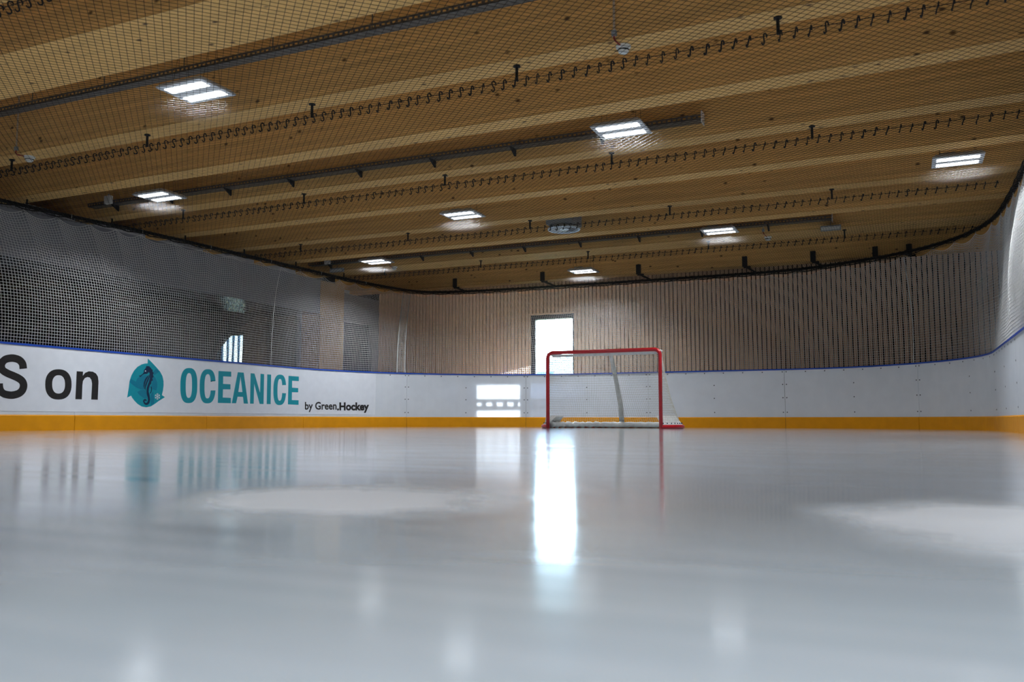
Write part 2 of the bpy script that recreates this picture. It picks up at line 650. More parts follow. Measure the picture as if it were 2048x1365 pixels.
# window in the far wall
win = struct(build('window_1', MB()
    .box(WX0, WX0 + .10, Y_WALL + .02, Y_WALL + .12, WZ0, WZ1)
    .box(WX1 - .05, WX1, Y_WALL + .02, Y_WALL + .12, WZ0, WZ1)
    .box(WX0 + .10, WX1 - .05, Y_WALL + .02, Y_WALL + .12, WZ1 - .10, WZ1)
    .box(WX0 + .10, WX1 - .05, Y_WALL + .02, Y_WALL + .12, WZ0, WZ0 + .08), M['frame_dark']), 'window with dark frame in the slatted wall')
build('pane', MB().box(WX0 + .10, WX1 - .05, Y_WALL + .07, Y_WALL + .075, WZ0 + .08, WZ1 - .10), M['glass'], win)
build('reveal', MB().box(WX0 - .03, WX0, Y_WALL - .034, Y_WALL + .03, WZ0 - .03, WZ1 + .03)
    .box(WX1, WX1 + .03, Y_WALL - .034, Y_WALL + .03, WZ0 - .03, WZ1 + .03)
    .box(WX0, WX1, Y_WALL - .034, Y_WALL + .03, WZ1, WZ1 + .03), M['slat'], win)
build('sill', MB().box(WX0 - .03, WX1 + .03, Y_WALL - .08, Y_WALL + .03, WZ0 - .03, WZ0), M['white_plastic'], win)

# right wall and near wall
struct(build('wall_right', MB().box(X_RIGHT, X_RIGHT + .3, Y_NEAR, Y_WALL + .03, -.02, ZC), M['plaster']), 'white plaster wall beside the rink')
struct(build('wall_near', MB().box(X_LEFT - .3, X_RIGHT + .3, Y_NEAR - .3, Y_NEAR, -.02, ZC), M['plaster']), 'white end wall opposite the goal')

# left wall: grey bulkhead over a long glass partition, then solid wall, column and door
ZG = 2.26
YG1 = 14.10
XB = -10.60          # front of the bulkhead
wall_left = struct(build('wall_left', MB()
    .box(X_LEFT - .22, X_LEFT, YG1, 15.62, -.02, ZB)
    .box(X_LEFT - .22, X_LEFT, 15.62, 16.72, 2.32, ZB)
    .box(X_LEFT - .22, X_LEFT, 16.72, Y_WALL + .03, -.02, ZB), M['grey_wall']), 'grey rendered wall between glass partition and slatted wall')
build('bulkhead', MB().box(X_LEFT - .22, XB, Y_NEAR, 13.96, ZG + .01, ZB), M['grey_wall'], wall_left)
build('soffit', MB().box(X_LEFT - .22, XB - .002, Y_NEAR, 13.96, ZG, ZG + .011), M['satin'], wall_left)
edges = sorted(BEAMS)
for (ya, wa), (yb, wb) in zip(edges[:-1], edges[1:]):
    x1 = XB if yb < 14 else X_LEFT
    build('infill_block', MB().box(x1 - .2, x1, ya + wa, yb, ZB, ZB + .075), M['grey_block'], wall_left)
build('upper_wall', MB().box(X_LEFT - .6, X_LEFT - .4, Y_NEAR, Y_WALL + .24, ZB, ZC), M['dark_wall'], wall_left)
glz = struct(build('window_2', MB().box(X_LEFT - .10, X_LEFT - .04, Y_NEAR, YG1, -.02, .07)
    .box(X_LEFT - .10, X_LEFT - .04, YG1 - .05, YG1, .07, ZG), M['frame_dark']), 'long glass partition under the grey bulkhead, reflecting the hall')
for k in range(7):
    a = YG1 - .05 - 3.0 * k
    build('pane', MB().box(X_LEFT - .075, X_LEFT - .065, a - 2.995, a, .07, ZG), M['glazing'], glz)
# dark room behind the glass
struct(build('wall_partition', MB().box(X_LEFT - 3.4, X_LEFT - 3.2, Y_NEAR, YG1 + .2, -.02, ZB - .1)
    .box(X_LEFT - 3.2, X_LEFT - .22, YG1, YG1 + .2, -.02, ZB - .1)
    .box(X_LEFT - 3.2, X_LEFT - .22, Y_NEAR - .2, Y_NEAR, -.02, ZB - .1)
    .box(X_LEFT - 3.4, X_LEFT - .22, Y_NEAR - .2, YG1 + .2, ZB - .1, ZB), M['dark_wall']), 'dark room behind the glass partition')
struct(build('trim_1', MB().box(X_LEFT + .15, XB + .01, 13.955, 14.75, -.02, ZB), M['column']), 'pale timber column at the end of the grey bulkhead')
dr = struct(build('door_1', MB().box(X_LEFT - .16, X_LEFT - .10, 15.62, 16.72, -.02, 2.32), M['door_dark']), 'dark blue door leaf beside the timber column')
build('door_handle', MB().tube([(X_LEFT - .10, 15.74, 1.05), (X_LEFT - .04, 15.74, 1.05), (X_LEFT - .04, 15.88, 1.05)], .01, 8), M['galv'], dr)

# outdoors, seen through the window
struct(build('ground_outside', MB().box(-80, 80, Y_WALL + .24, 140, -.6, -.3), M['meadow']), 'grass and gravel outside the window')
hs = thing('neighbour_house', (-19, 46, -.3), 'pale house with blue panes seen through the window', 'building')
build('wall', MB().box(-30, -13, 44, 54, -.3, 3.6), M['facade'], hs)
for k in range(5):
    w_ = build('window', MB().box(-28.6 + 3.2 * k, -27 + 3.2 * k, 43.93, 44.02, 1.0, 2.9), M['fin'], hs)
    build('pane', MB().box(-28.5 + 3.2 * k, -27.1 + 3.2 * k, 43.9, 43.94, 1.1, 2.8), M['pane_out'], w_)
scr = thing('louvre_screen', (-3.9, 20.2, -.3), 'blue upright louvre screen outside, mirrored in the glass partition', 'screen')
build('lower_rail', MB().box(-5.3, -2.5, 20.16, 20.24, -.3, -.2), M['fin'], scr)
build('upper_rail', MB().box(-5.3, -2.5, 20.16, 20.24, 3.3, 3.4), M['fin'], scr)
for k in range(13):
    build('louvre', MB().box(-5.3 + .215 * k, -5.235 + .215 * k, 20.18, 20.21, -.2, 3.3), M['louvre'], scr)
hm = MB()
HN = 24
hv = []
for i in range(HN + 1):
    for j in range(5):
        xx = 20 + 90 * i / HN
        hv.append((xx, 80 + 12 * j, -.4 + (4.6 + 1.4 * math.sin(i * .8)) * math.sin(math.pi * j / 4) * min(1, i / 3, (HN - i) / 3)))
hm.add(hv, [(i * 5 + j, (i + 1) * 5 + j, (i + 1) * 5 + j + 1, i * 5 + j + 1) for i in range(HN) for j in range(4)])
struct(build('ground_hill', hm, M['meadow'], smooth=True), 'low green rise beyond the louvre screen')

# ------------------------------------------------------------------ dasher boards
H_KICK, H_TOP = .19, 1.04
S_BANNER0, S_BANNER1 = -8.9, board_px(751, 790)[0]
JOINTS = [-17.68, -15.42, -13.16, -10.9, -8.64, -6.38, -4.12, -1.86, .40, 2.66, 5.03, 7.47, 9.93, 12.28, 14.66, 17.0, 19.4, 21.8, 24.2, 26.6, 29.0, 31.4, 33.8]
screw_me = bpy.data.meshes.new('screw')
m_ = MB()
m_.lathe((0, 0, 0), [(.0105, -.001), (.0105, .0012), (.006, .0024)], 8)
screw_me.from_pydata(m_.v, [], m_.f)
screw_me.materials.append(M['screw'])
NAMES = {
    -17.68: 'white board section with yellow kick plate, eighth before the timber-column corner',
    -15.42: 'white board section with yellow kick plate, seventh before the timber-column corner',
    -13.16: 'white board section with yellow kick plate, sixth before the timber-column corner',
    -10.9: 'white board section with yellow kick plate where the banner begins',
    -8.64: 'white board section with yellow kick plate just before the big black S',
    -6.38: 'white board section with yellow kick plate behind the big black S',
    -4.12: 'white board section with yellow kick plate behind the seahorse emblem',
    -1.86: 'white board section with yellow kick plate behind the end of the teal word',
    .40: 'curved white board section with yellow kick plate where the banner ends',
    2.66: 'curved white board section holding the bright patch of window light',
    5.03: 'white board section with yellow kick plate behind the goal post nearer the window',
    7.47: 'white board section with yellow kick plate behind the goal post farther from the window',
    9.93: 'curved white board section between the goal and the white-wall corner',
    12.28: 'curved white board section deep in the rink corner by the white wall',
    14.66: 'white board section beside the white wall, first after the corner',
    17.0: 'white board section beside the white wall, second after the corner',
    19.4: 'white board section beside the white wall, third after the corner',
    21.8: 'white board section beside the white wall, fourth after the corner',
    24.2: 'white board section beside the white wall, fifth after the corner',
    26.6: 'white board section beside the white wall, sixth after the corner',
    29.0: 'white board section beside the white wall, seventh after the corner',
    31.4: 'white board section beside the white wall, eighth after the corner',
}
for s0, s1 in zip(JOINTS[:-1], JOINTS[1:]):
    mid = .5 * (s0 + s1)
    c = board(mid, .03)
    root = thing('board_section', (c[0], c[1], 0), NAMES[s0], 'rink board', 'white rink board sections')
    a, b = s0 + .0025, s1 - .0025
    build('face_panel', band(MB(), a, b, [(0, H_KICK - .01), (.012, H_KICK - .01), (.012, H_TOP - .022), (0, H_TOP - .022)]), M['board'], root)
    build('kick_plate', band(MB(), a + .0005, b - .0005, [(-.014, -.004), (.016, -.004), (.016, H_KICK), (-.004, H_KICK), (-.014, H_KICK - .012)]), M['yellow'], root)
    build('cap_rail', band(MB(), s0, s1, [(-.010, H_TOP - .024), (.085, H_TOP - .024), (.085, H_TOP - .004), (.08, H_TOP), (-.005, H_TOP), (-.010, H_TOP - .004)]), M['blue'], root)
    for sa, sb in ((s0, s0 + .085), (mid - .04, mid + .04), (s1 - .085, s1)):
        build('frame_post', band(MB(), sa, sb, [(.013, 0), (.07, 0), (.07, H_TOP - .026), (.013, H_TOP - .026)], .1), M['galv'], root)
    for q0, q1 in ((a + .09, mid - .045), (mid + .045, b - .09)):
        rmb = MB()
        band(rmb, q0, q1, [(.013, .52), (.06, .52), (.06, .55), (.013, .55)])
        band(rmb, q0, q1, [(.013, .36), (.06, .36), (.06, .41), (.013, .41)])
        band(rmb, q0, q1, [(.013, .865), (.06, .865), (.06, H_TOP - .026), (.013, H_TOP - .026)])
        nw = 5
        for i in range(nw):
            t = q0 + (q1 - q0) * (i + .5) / nw
            band(rmb, t - .045, t + .045, [(.014, .40), (.02, .40), (.02, .53), (.014, .53)], .1)
        build('frame_rail', rmb, M['galv'], root)
    if -9 < mid < 17:
        spots = []
        n_top = 7
        for i in range(n_top + 1):
            spots.append((a + .03 + (b - a - .06) * i / n_top, .985))
        for sp in (a + .03, mid, b - .03):
            spots += [(sp, z) for z in (.765, .53, .275)]
        for sp, z in spots:
            if sp < S_BANNER1 + .03:
                continue
            p = board(sp, -.0005)
            nrm = board(sp, 0) - board(sp, 1)
            o = link('screw', screw_me, None, root)
            o.location = (p[0] - c[0], p[1] - c[1], z)
            o.rotation_euler = Vector((nrm[0], nrm[1], 0)).to_track_quat('Z', 'Y').to_euler()

# ------------------------------------------------------------------ advertising banner with its print
c = board(-3.5)
banner = thing('advertising_banner', (c[0], c[1], .235), 'long white banner film on the boards with black and teal lettering', 'banner')
build('film', band(MB(), S_BANNER0, S_BANNER1, [(-.0025, .232), (-.0006, .232), (-.0006, H_TOP - .03), (-.0025, H_TOP - .03)], .1), M['banner'], banner)

def surf(px, py, off):
    s, z = board_px(px, py)
    return on_board(s, z, off)

def poly_print(name, polys, mat_, off=-.0035, depth=.0008, parent=banner):
    """flat print traced as outlines: polys = list of closed photo-pixel outlines"""
    mb_ = MB()
    for poly in polys:
        n = len(poly)
        vs = [surf(px, py, off) for px, py in poly] + [surf(px, py, off + depth) for px, py in poly]
        fs = [tuple(range(n))] + [(i, (i + 1) % n, n + (i + 1) % n, n + i) for i in range(n)]
        mb_.add(vs, fs)
    return build(name, mb_, mat_, parent)

def strip_print(name, inner, outer, mat_, closed=False, off=-.0035, parent=banner):
    mb_ = MB()
    n = len(inner)
    vs = [surf(px, py, off) for px, py in inner] + [surf(px, py, off) for px, py in outer]
    fs = [(i, (i + 1) % n, n + (i + 1) % n, n + i) for i in range(n if closed else n - 1)]
    mb_.add(vs, fs)
    return build(name, mb_, mat_, parent)

def k1(pts):           # tracing frame of the big black letters
    return [(u / 6.8267, 680 + v / 6.8267) for u, v in pts]
def k2(pts):           # tracing frame of the teal word
    return [(220 + u / 4.8762, 700 + v / 4.8762) for u, v in pts]
def k3(pts):           # tracing frame of the emblem
    return [(240 + u / 13.0, 715 + v / 13.0) for u, v in pts]

def ring(l, r, t, b, n=40, p=2.35, skew=0.0, a0=0.0, a1=2 * math.pi):
    out = []
    cx, cy, rx, ry = (l + r) / 2, (t + b) / 2, (r - l) / 2, (b - t) / 2
    for i in range(n):
        a = a0 + (a1 - a0) * i / (n if abs(a1 - a0 - 2 * math.pi) < 1e-6 else n - 1)
        ca, sa = math.cos(a), math.sin(a)
        out.append((cx + rx * math.copysign(abs(ca) ** (2 / p), ca) + skew * sa, cy + ry * math.copysign(abs(sa) ** (2 / p), sa)))
    return out

def stroke(pts, w, per=6):
    """centre line -> left and right edge"""
    c_ = catmull(pts, per)
    L_, R_ = [], []
    for i in range(len(c_)):
        t = c_[min(i + 1, len(c_) - 1)] - c_[max(i - 1, 0)]
        t = t / np.linalg.norm(t)
        nn = np.array([-t[1], t[0]])
        L_.append(tuple(c_[i] + nn * w / 2))
        R_.append(tuple(c_[i] - nn * w / 2))
    return L_, R_

l_, r_ = stroke([(315, 396), (305, 330), (265, 280), (205, 256), (145, 251), (72, 268), (28, 310), (14, 362), (34, 415), (95, 456), (170, 488), (250, 525), (302, 568), (320, 628), (300, 692), (250, 735), (180, 755), (120, 755), (50, 738), (8, 700), (-10, 650), (-14, 597)], 103)
strip_print('letter', k1(l_), k1(r_), M['ink'])
strip_print('letter', k1(ring(710, 885, 485, 735)), k1(ring(615, 975, 403, 818)), M['ink'], closed=True)
poly_print('letter', [k1([(1045, 430), (1132, 435), (1128, 492), (1160, 452), (1210, 431), (1265, 436), (1310, 462), (1335, 505), (1343, 570), (1340, 650), (1332, 820), (1243, 817), (1252, 660), (1255, 600), (1246, 548), (1222, 516), (1190, 510), (1155, 525), (1130, 565), (1123, 620), (1115, 815), (1027, 812)])], M['ink'])
# the teal word
strip_print('letter', k2(ring(737, 798, 228, 470, p=2.6, skew=-2)), k2(ring(684, 850, 178, 521, p=2.6, skew=-3)), M['teal'], closed=True)
def c_glyph(l, r, t, b, il, ir, it, ib, yu, yl):
    oc, ic = ring(l, r, t, b, 120, 2.6, -3), ring(il, ir, it, ib, 120, 2.6, -2)
    # open to the right between the two terminals
    k_lo = next(i for i in range(120) if oc[i][1] > yl)
    k_hi = max(i for i in range(60, 120) if oc[i][1] < yu)
    oo = oc[k_lo:k_hi + 1]
    ii = ic[k_lo:k_hi + 1]
    ii = [(ir, yl)] + ii[1:-1] + [(ir, yu)]
    oo = [(r - 1, yl)] + oo[1:-1] + [(r - 1, yu)]
    strip_print('letter', k2(ii), k2(oo), M['teal'])
c_glyph(873, 1028, 190, 523, 920, 981, 238, 475, 307, 397)
poly_print('letter', [k2([(1057, 207), (1181, 214), (1181, 263), (1102, 260), (1101, 333), (1173, 337), (1173, 387), (1100, 386), (1098, 466), (1177, 470), (1177, 522), (1050, 519)])], M['teal'])
poly_print('letter', [k2([(1245, 219), (1273, 221), (1272, 262), (1250, 410), (1250, 412), (1290, 413), (1272, 262), (1273, 221), (1302, 223), (1345, 526), (1303, 525), (1296, 460), (1243, 458), (1228, 522), (1186, 522)])], M['teal'])
poly_print('letter', [k2([(1370, 229), (1408, 232), (1462, 420), (1467, 235), (1502, 238), (1496, 530), (1458, 529), (1404, 330), (1400, 527), (1364, 526)])], M['teal'])
poly_print('letter', [k2([(1532, 240), (1570, 243), (1565, 531), (1527, 530)])], M['teal'])
c_glyph(1592, 1716, 243, 540, 1632, 1678, 285, 497, 345, 425)
poly_print('letter', [k2([(1740, 255), (1840, 262), (1840, 306), (1775, 303), (1774, 371), (1834, 374), (1834, 416), (1773, 414), (1772, 491), (1838, 493), (1838, 538), (1734, 533)])], M['teal'])

# small line of text
def text_print(txt, x0, x1, ybase, ycap, bold):
    cu = bpy.data.curves.new('lettering', 'FONT')
    cu.body = txt
    cu.offset = bold
    cu.resolution_u = 3
    tmp = bpy.data.objects.new('lettering', cu)
    C.objects.link(tmp)
    dg = bpy.context.evaluated_depsgraph_get()
    me = bpy.data.meshes.new_from_object(tmp.evaluated_get(dg))
    bpy.data.objects.remove(tmp)
    xs = [v.co.x for v in me.vertices]
    lo, hi = min(xs), max(xs)
    cap = .73
    mb_ = MB()
    vs = [surf(x0 + (v.co.x - lo) / (hi - lo) * (x1 - x0), ybase - v.co.y / cap * (ybase - ycap), -.0035) for v in me.vertices]
    mb_.add(vs, [tuple(p.vertices) for p in me.polygons])
    bpy.data.meshes.remove(me)
    return build('lettering', mb_, M['ink'], banner)
text_print('by Green', 609.5, 673.0, 819.4, 804.0, .026)
text_print('.Hockey', 673.8, 738.0, 820.6, 805.2, .045)

# emblem
poly_print('emblem_ground', [k3([(720, 30), (850, 160), (950, 270), (1040, 375), (1100, 490), (1128, 620), (1130, 740), (1112, 870), (1085, 985), (1165, 1038), (1000, 1140), (900, 1215), (800, 1278), (680, 1303), (560, 1282), (450, 1212), (370, 1130), (310, 1050), (285, 1000), (182, 1050), (220, 820), (245, 620), (290, 480), (360, 350), (450, 250), (560, 187), (650, 163), (715, 160)])], M['teal'], -.0033)
poly_print('emblem_shade', [
    k3([(275, 560), (410, 638), (440, 560), (520, 490), (640, 462), (700, 470), (640, 590), (605, 700), (615, 850), (520, 830), (400, 770), (250, 655)]),
    k3([(862, 370), (935, 302), (1022, 372), (890, 468)]),
    k3([(870, 480), (920, 540), (962, 650), (965, 770), (940, 868), (860, 840), (800, 770), (830, 650)]),
    k3([(440, 905), (520, 860), (620, 850), (680, 900), (700, 1075), (610, 1062), (510, 990)]),
    k3([(790, 980), (860, 880), (882, 1190), (805, 1262), (790, 1100)])], M['teal_dark'], -.0040)
poly_print('seahorse', [
    k3([(488, 472), (520, 478), (580, 435), (610, 400), (615, 335), (650, 300), (690, 222), (715, 236), (755, 230), (772, 262), (802, 275), (810, 305), (846, 330), (840, 372), (874, 410), (852, 452), (868, 512), (838, 542), (848, 602), (812, 625), (805, 692), (775, 722), (760, 770), (745, 820), (740, 900), (762, 980), (770, 1045), (776, 1115), (760, 1190), (722, 1232), (670, 1245), (620, 1215), (593, 1150), (605, 1105), (645, 1082), (688, 1105), (682, 1142), (660, 1152), (655, 1128), (635, 1132), (637, 1165), (665, 1190), (702, 1172), (722, 1120), (714, 1050), (690, 960), (684, 880), (690, 800), (715, 720), (745, 640), (766, 560), (772, 480), (765, 415), (740, 382), (715, 420), (680, 435), (620, 440), (570, 470), (530, 512), (502, 500)]),
    k3([(765, 435), (768, 500), (735, 600), (692, 700), (664, 790), (662, 892), (640, 800), (652, 700), (692, 600), (738, 505)]),
    k3([(742, 455), (716, 530), (672, 610), (642, 700), (632, 790), (640, 850), (618, 810), (606, 740), (612, 670), (640, 580), (690, 505)]),
    k3([(785, 755), (815, 770), (828, 830), (815, 892), (790, 945), (766, 936), (795, 890), (803, 840), (795, 790)])], M['navy'], -.0047)
poly_print('seahorse_eye', [k3(ring(640, 672, 342, 376, 12, 2))], M['print_white'], -.0054)
flake = []
for k in range(6):
    a = math.pi / 6 + k * math.pi / 3
    dx, dy = math.cos(a), math.sin(a) * 1.15
    nx_, ny_ = -math.sin(a), math.cos(a)
    flake.append(k3([(968 + nx_ * 8, 1022 + ny_ * 8), (968 + dx * 72 + nx_ * 8, 1022 + dy * 72 + ny_ * 8), (968 + dx * 72 - nx_ * 8, 1022 + dy * 72 - ny_ * 8), (968 - nx_ * 8, 1022 - ny_ * 8)]))
    for sg in (-1, 1):
        b_ = a + sg * .8
        ex, ey = math.cos(b_), math.sin(b_)
        qx, qy = 968 + dx * 40, 1022 + dy * 40
        flake.append(k3([(qx + ey * 6, qy - ex * 6), (qx + ex * 34 + ey * 6, qy + ey * 34 - ex * 6), (qx + ex * 34 - ey * 6, qy + ey * 34 + ex * 6), (qx - ey * 6, qy + ex * 6)]))
poly_print('snowflake', flake, M['print_white'], -.0047)

# ------------------------------------------------------------------ goal
GX, GY = -4.38, 13.11
HW, GH, PR = .945, 1.24, .03
goal = thing('hockey_goal', (GX, GY, 0), 'red hockey goal with white netting standing on the ice', 'goal')
def gp(x, y, z):
    return (GX + x, GY + y, z)
cr = .09
fr = [gp(-HW, 0, 0), gp(-HW, 0, GH - cr)]
fr += [gp(-HW + cr - cr * math.cos(a), 0, GH - cr + cr * math.sin(a)) for a in np.linspace(.15, math.pi / 2, 7)]
fr += [gp(HW - cr + cr * math.sin(a), 0, GH - cr + cr * math.cos(a)) for a in np.linspace(0, math.pi / 2 - .15, 7)]
fr += [gp(HW, 0, GH - cr), gp(HW, 0, 0)]
build('goal_frame', MB().tube(fr, PR, 12), M['red'], goal, smooth=True)
half = [(0, 1.02), (-.35, 1.10), (-.72, 1.05), (-1.02, .84), (-1.16, .52), (-1.12, .22), (-HW, 0)]
base = [(-x_, y_) for x_, y_ in half[::-1]][:-1] + half       # right post -> back -> left post
basec = catmull([(*p, 0) for p in base], 8)
build('base_frame', MB().tube([gp(p[0], p[1], .032) for p in basec], .032, 10), M['red'], goal, smooth=True)
toph = [(0, .45), (-.35, .47), (-.70, .43), (-.88, .30), (-.935, .14), (-HW, 0)]
top = [(-x_, y_) for x_, y_ in toph[::-1]][:-1] + toph
topc = catmull([(*p, 0) for p in top], 8)
build('top_frame', MB().tube([gp(p[0], p[1], GH - .02) for p in topc], .018, 8), M['pad'], goal, smooth=True)
build('centre_support', MB().tube([gp(0, .45, GH - .03), gp(.005, .70, .80), gp(.01, .92, .40), gp(.01, 1.0, .05)], [.036, .038, .042, .045], 12), M['pad'], goal, smooth=True)
# padded roll along the back of the base, lumpy
bl = [p for p in basec if p[1] > .55]
roll = [gp(p[0] * .95, p[1] - .09, .058 + .004 * math.sin(i * 1.7)) for i, p in enumerate(bl)]
build('base_padding', MB().tube(roll, [.048 + (.012 if p_[0] < GX - .35 else .003) * math.sin(i * 2.3) for i, p_ in enumerate(roll)], 10), M['pad'], goal, smooth=True)
# low white bumper across the mouth at the back of the goal floor, as seen between the posts
for sg in (1, -1):
    sk = [p for p in basec if p[1] < .78 and p[0] * sg > 0]
    secs = []
    for p in sk:
        n_ = np.array([p[0] * .90, .10 + p[1] * .82])
        secs.append([gp(p[0], p[1], .055), gp(p[0] * .995, p[1], .07), gp(n_[0], n_[1], .205), gp(n_[0] * .99, n_[1], .195)])
    sk_o = build('side_skirt', MB().sweep(secs), M['pad'], goal)
    for i, p in enumerate(sk[::2]):
        build('lace_knot', MB().lathe(gp(p[0] * .992, p[1] + .003, .085), [(.008, -.008), (.010, 0), (.006, .009)], 6), M['navy'], sk_o)
# netting
def resample(pts, n):
    pts = np.array(pts)
    d = np.r_[0, np.cumsum(np.linalg.norm(np.diff(pts, axis=0), axis=1))]
    t = np.linspace(0, d[-1], n)
    return np.stack([np.interp(t, d, pts[:, k]) for k in range(3)], axis=1)
NU, NV = 104, 31
tc, bc = resample(topc, NU), resample(basec, NU)
grid = np.zeros((NU, NV, 3))
for j in range(NV):
    v = j / (NV - 1)
    sag = .07 * math.sin(math.pi * v) * np.sin(np.linspace(0, math.pi, NU))
    w_ = v ** 1.25
    xy = tc[:, :2] * (1 - w_) + bc[:, :2] * w_ * np.array([.975, .97])
    xy[:, 1] -= sag * .5 * np.sin(np.linspace(0, math.pi * 5, NU)) ** 2
    grid[:, j, 0] = GX + xy[:, 0]
    grid[:, j, 1] = GY + xy[:, 1] + .012 * np.sin(np.linspace(0, 40, NU) + v * 9)
    grid[:, j, 2] = (GH - .03) * (1 - v) + .06 * v
gtop = np.zeros((46, 12, 3))
for i in range(46):
    u = -1 + 2 * i / 45
    xx = u * .925
    yb = float(np.interp(xx, [p[0] for p in topc[::-1]], [p[1] for p in topc[::-1]]))
    for j in range(12):
        gtop[i, j] = gp(xx, yb * j / 11, GH - .012 - .03 * math.sin(math.pi * j / 11))
strands('netting', [grid, grid.transpose(1, 0, 2), gtop, gtop.transpose(1, 0, 2)], .0024, M['goal_cord'], goal)
build('crossbar_lacing', MB().sweep([[gp(u, .02, GH - .03), gp(u, .035, GH - .03), gp(u, .035, GH - .075 - .003 * math.sin(u * 30)), gp(u, .03, GH - .075 - .003 * math.sin(u * 30))] for u in np.linspace(-.88, .88, 60)]), M['pad'], goal)

# ------------------------------------------------------------------ rail around the rink and white side netting
RAIL_Z = 2.85
TAB = [(-18.0, -10.35, -6.3), (-11.7, -10.25, 0), (-4.9, -10.12, 6.85), (-2.7, -9.93, 9.0), (-.2, -9.78, 12.0), (1.4, -9.68, 13.9), (2.66, -9.36, 15.42), (3.4, -8.85, 15.86), (4.3, -8.0, 16.02), (5.5, -6.8, 16.10), (7.47, -4.5, 16.14), (9.9, -2.1, 16.13), (11.0, -.95, 15.78), (12.2, .12, 15.1), (13.2, .82, 14.2), (14.2, 1.18, 13.1), (15.6, 1.27, 11.6), (18, 1.28, 9.2), (34, 1.28, -6.8)]
tab = np.array(catmull(TAB, 10))
def rail(s):
    return np.array([np.interp(s, tab[:, 0], tab[:, 1]), np.interp(s, tab[:, 0], tab[:, 2])])
c = rail(-4)
rail_o = thing('net_rail', (c[0], c[1], RAIL_Z), 'black tubular rail carrying the nets around the rink', 'rail')
build('pipe', MB().tube([(*rail(s), RAIL_Z) for s in np.arange(-17.5, 33, .2)], .024, 8), M['black'], rail_o, smooth=True)
# brackets bolted to the last beam
for px in (910, 1085, 1277, 1490, 1627, 1752, 1820):
    p = hit(px, 545, 1, 15.79)
    X = p[0]
    sN = float(np.interp(X + .12, tab[60:130, 1], tab[60:130, 0]))
    ry = rail(sN)
    b_ = build('bracket', MB().box(X - .045, X + .045, 15.775, 15.80, ZB - .02, ZB + .17), M['black'], rail_o)
    build('bracket_arm', MB().box(X - .02, X + .10, 15.775, 15.815, ZB - .045, ZB - .015)
        .tube([(X + .03, 15.795, ZB - .03), (ry[0] + .02, ry[1], RAIL_Z + .01)], .018, 6), M['black'], b_)
for y0, w in BEAMS:
    if 4 < y0 < 15:
        sN = y0 - 11.72
        q = rail(sN)
        build('hanger', MB().tube([(q[0], y0 + w / 2, RAIL_Z), (q[0], y0 + w / 2, ZB + .01)], .012, 6), M['black'], rail_o)
tie_s = [-5.0, -3.9, -2.8, -1.7, -.6, .5, 1.6, 4.4, 5.6, 6.8, 8.0, 9.2, 10.4]
for s in tie_s:
    q = rail(s)
    build('cable_tie', MB().tube([(q[0] - .002, q[1], RAIL_Z + .03), (q[0] + .026, q[1] - .01, RAIL_Z + .012), (q[0] + .026, q[1] - .01, RAIL_Z - .02), (q[0], q[1], RAIL_Z - .055)], .004, 5), M['white_plastic'], rail_o)

def net_sheet(s0, s1, off=0.0, pitch_=.038, phase=0.0, seed=1):
    """points of one hanging net panel: columns along s, rows from top to bottom"""
    r_ = np.random.default_rng(seed)
    ss_ = np.linspace(s0, s1, 4000)
    pr = np.array([rail(s) for s in ss_])
    pbm = np.array([board(s, .045) for s in ss_])
    pm = .5 * (pr + pbm)
    dl = np.r_[0, np.cumsum(np.linalg.norm(np.diff(pm, axis=0), axis=1))]
    n = int(dl[-1] / pitch_)
    cols = np.interp(np.linspace(0, dl[-1], n + 1), dl, ss_)
    rows = 47
    span = .46
    G = np.zeros((n + 1, rows, 3))
    ph = (1.3, 4.1)
    knots = [s0]
    while knots[-1] < s1:
        knots.append(knots[-1] + span * r_.uniform(.75, 1.25))
    knots = np.array(knots)
    for i, s in enumerate(cols):
        k = max(0, int(np.searchsorted(knots, s)) - 1)
        f_ = (s - knots[k]) / (knots[min(k + 1, len(knots) - 1)] - knots[k] + 1e-9)
        sc = 4 * f_ * (1 - f_)
        ztop = RAIL_Z - .045 - .055 * sc
        p0, p1 = rail(s), board(s, .045)
        d = (p0 - p1)
        for j in range(rows):
            v = j / (rows - 1)
            w = (1 - v) ** 1.9
            q = p0 * w + p1 * (1 - w)
            belly = .03 * math.sin(math.pi * v) * math.sin(s * 2.1 + ph[0]) + .02 * math.sin(math.pi * v) * math.sin(s * 5.3 + ph[1] + v * 2)
            nrm = (board(s, 1) - board(s, 0))
            q = q + nrm * (belly + off)
            # the scallop fades out further down
            zz = (RAIL_Z - .055) * (1 - v) + (H_TOP - .002) * v - .075 * sc * max(0, 1 - v * 2.2) ** 1.3
            G[i, j] = (q[0], q[1], zz)
    return G, knots[knots <= s1]

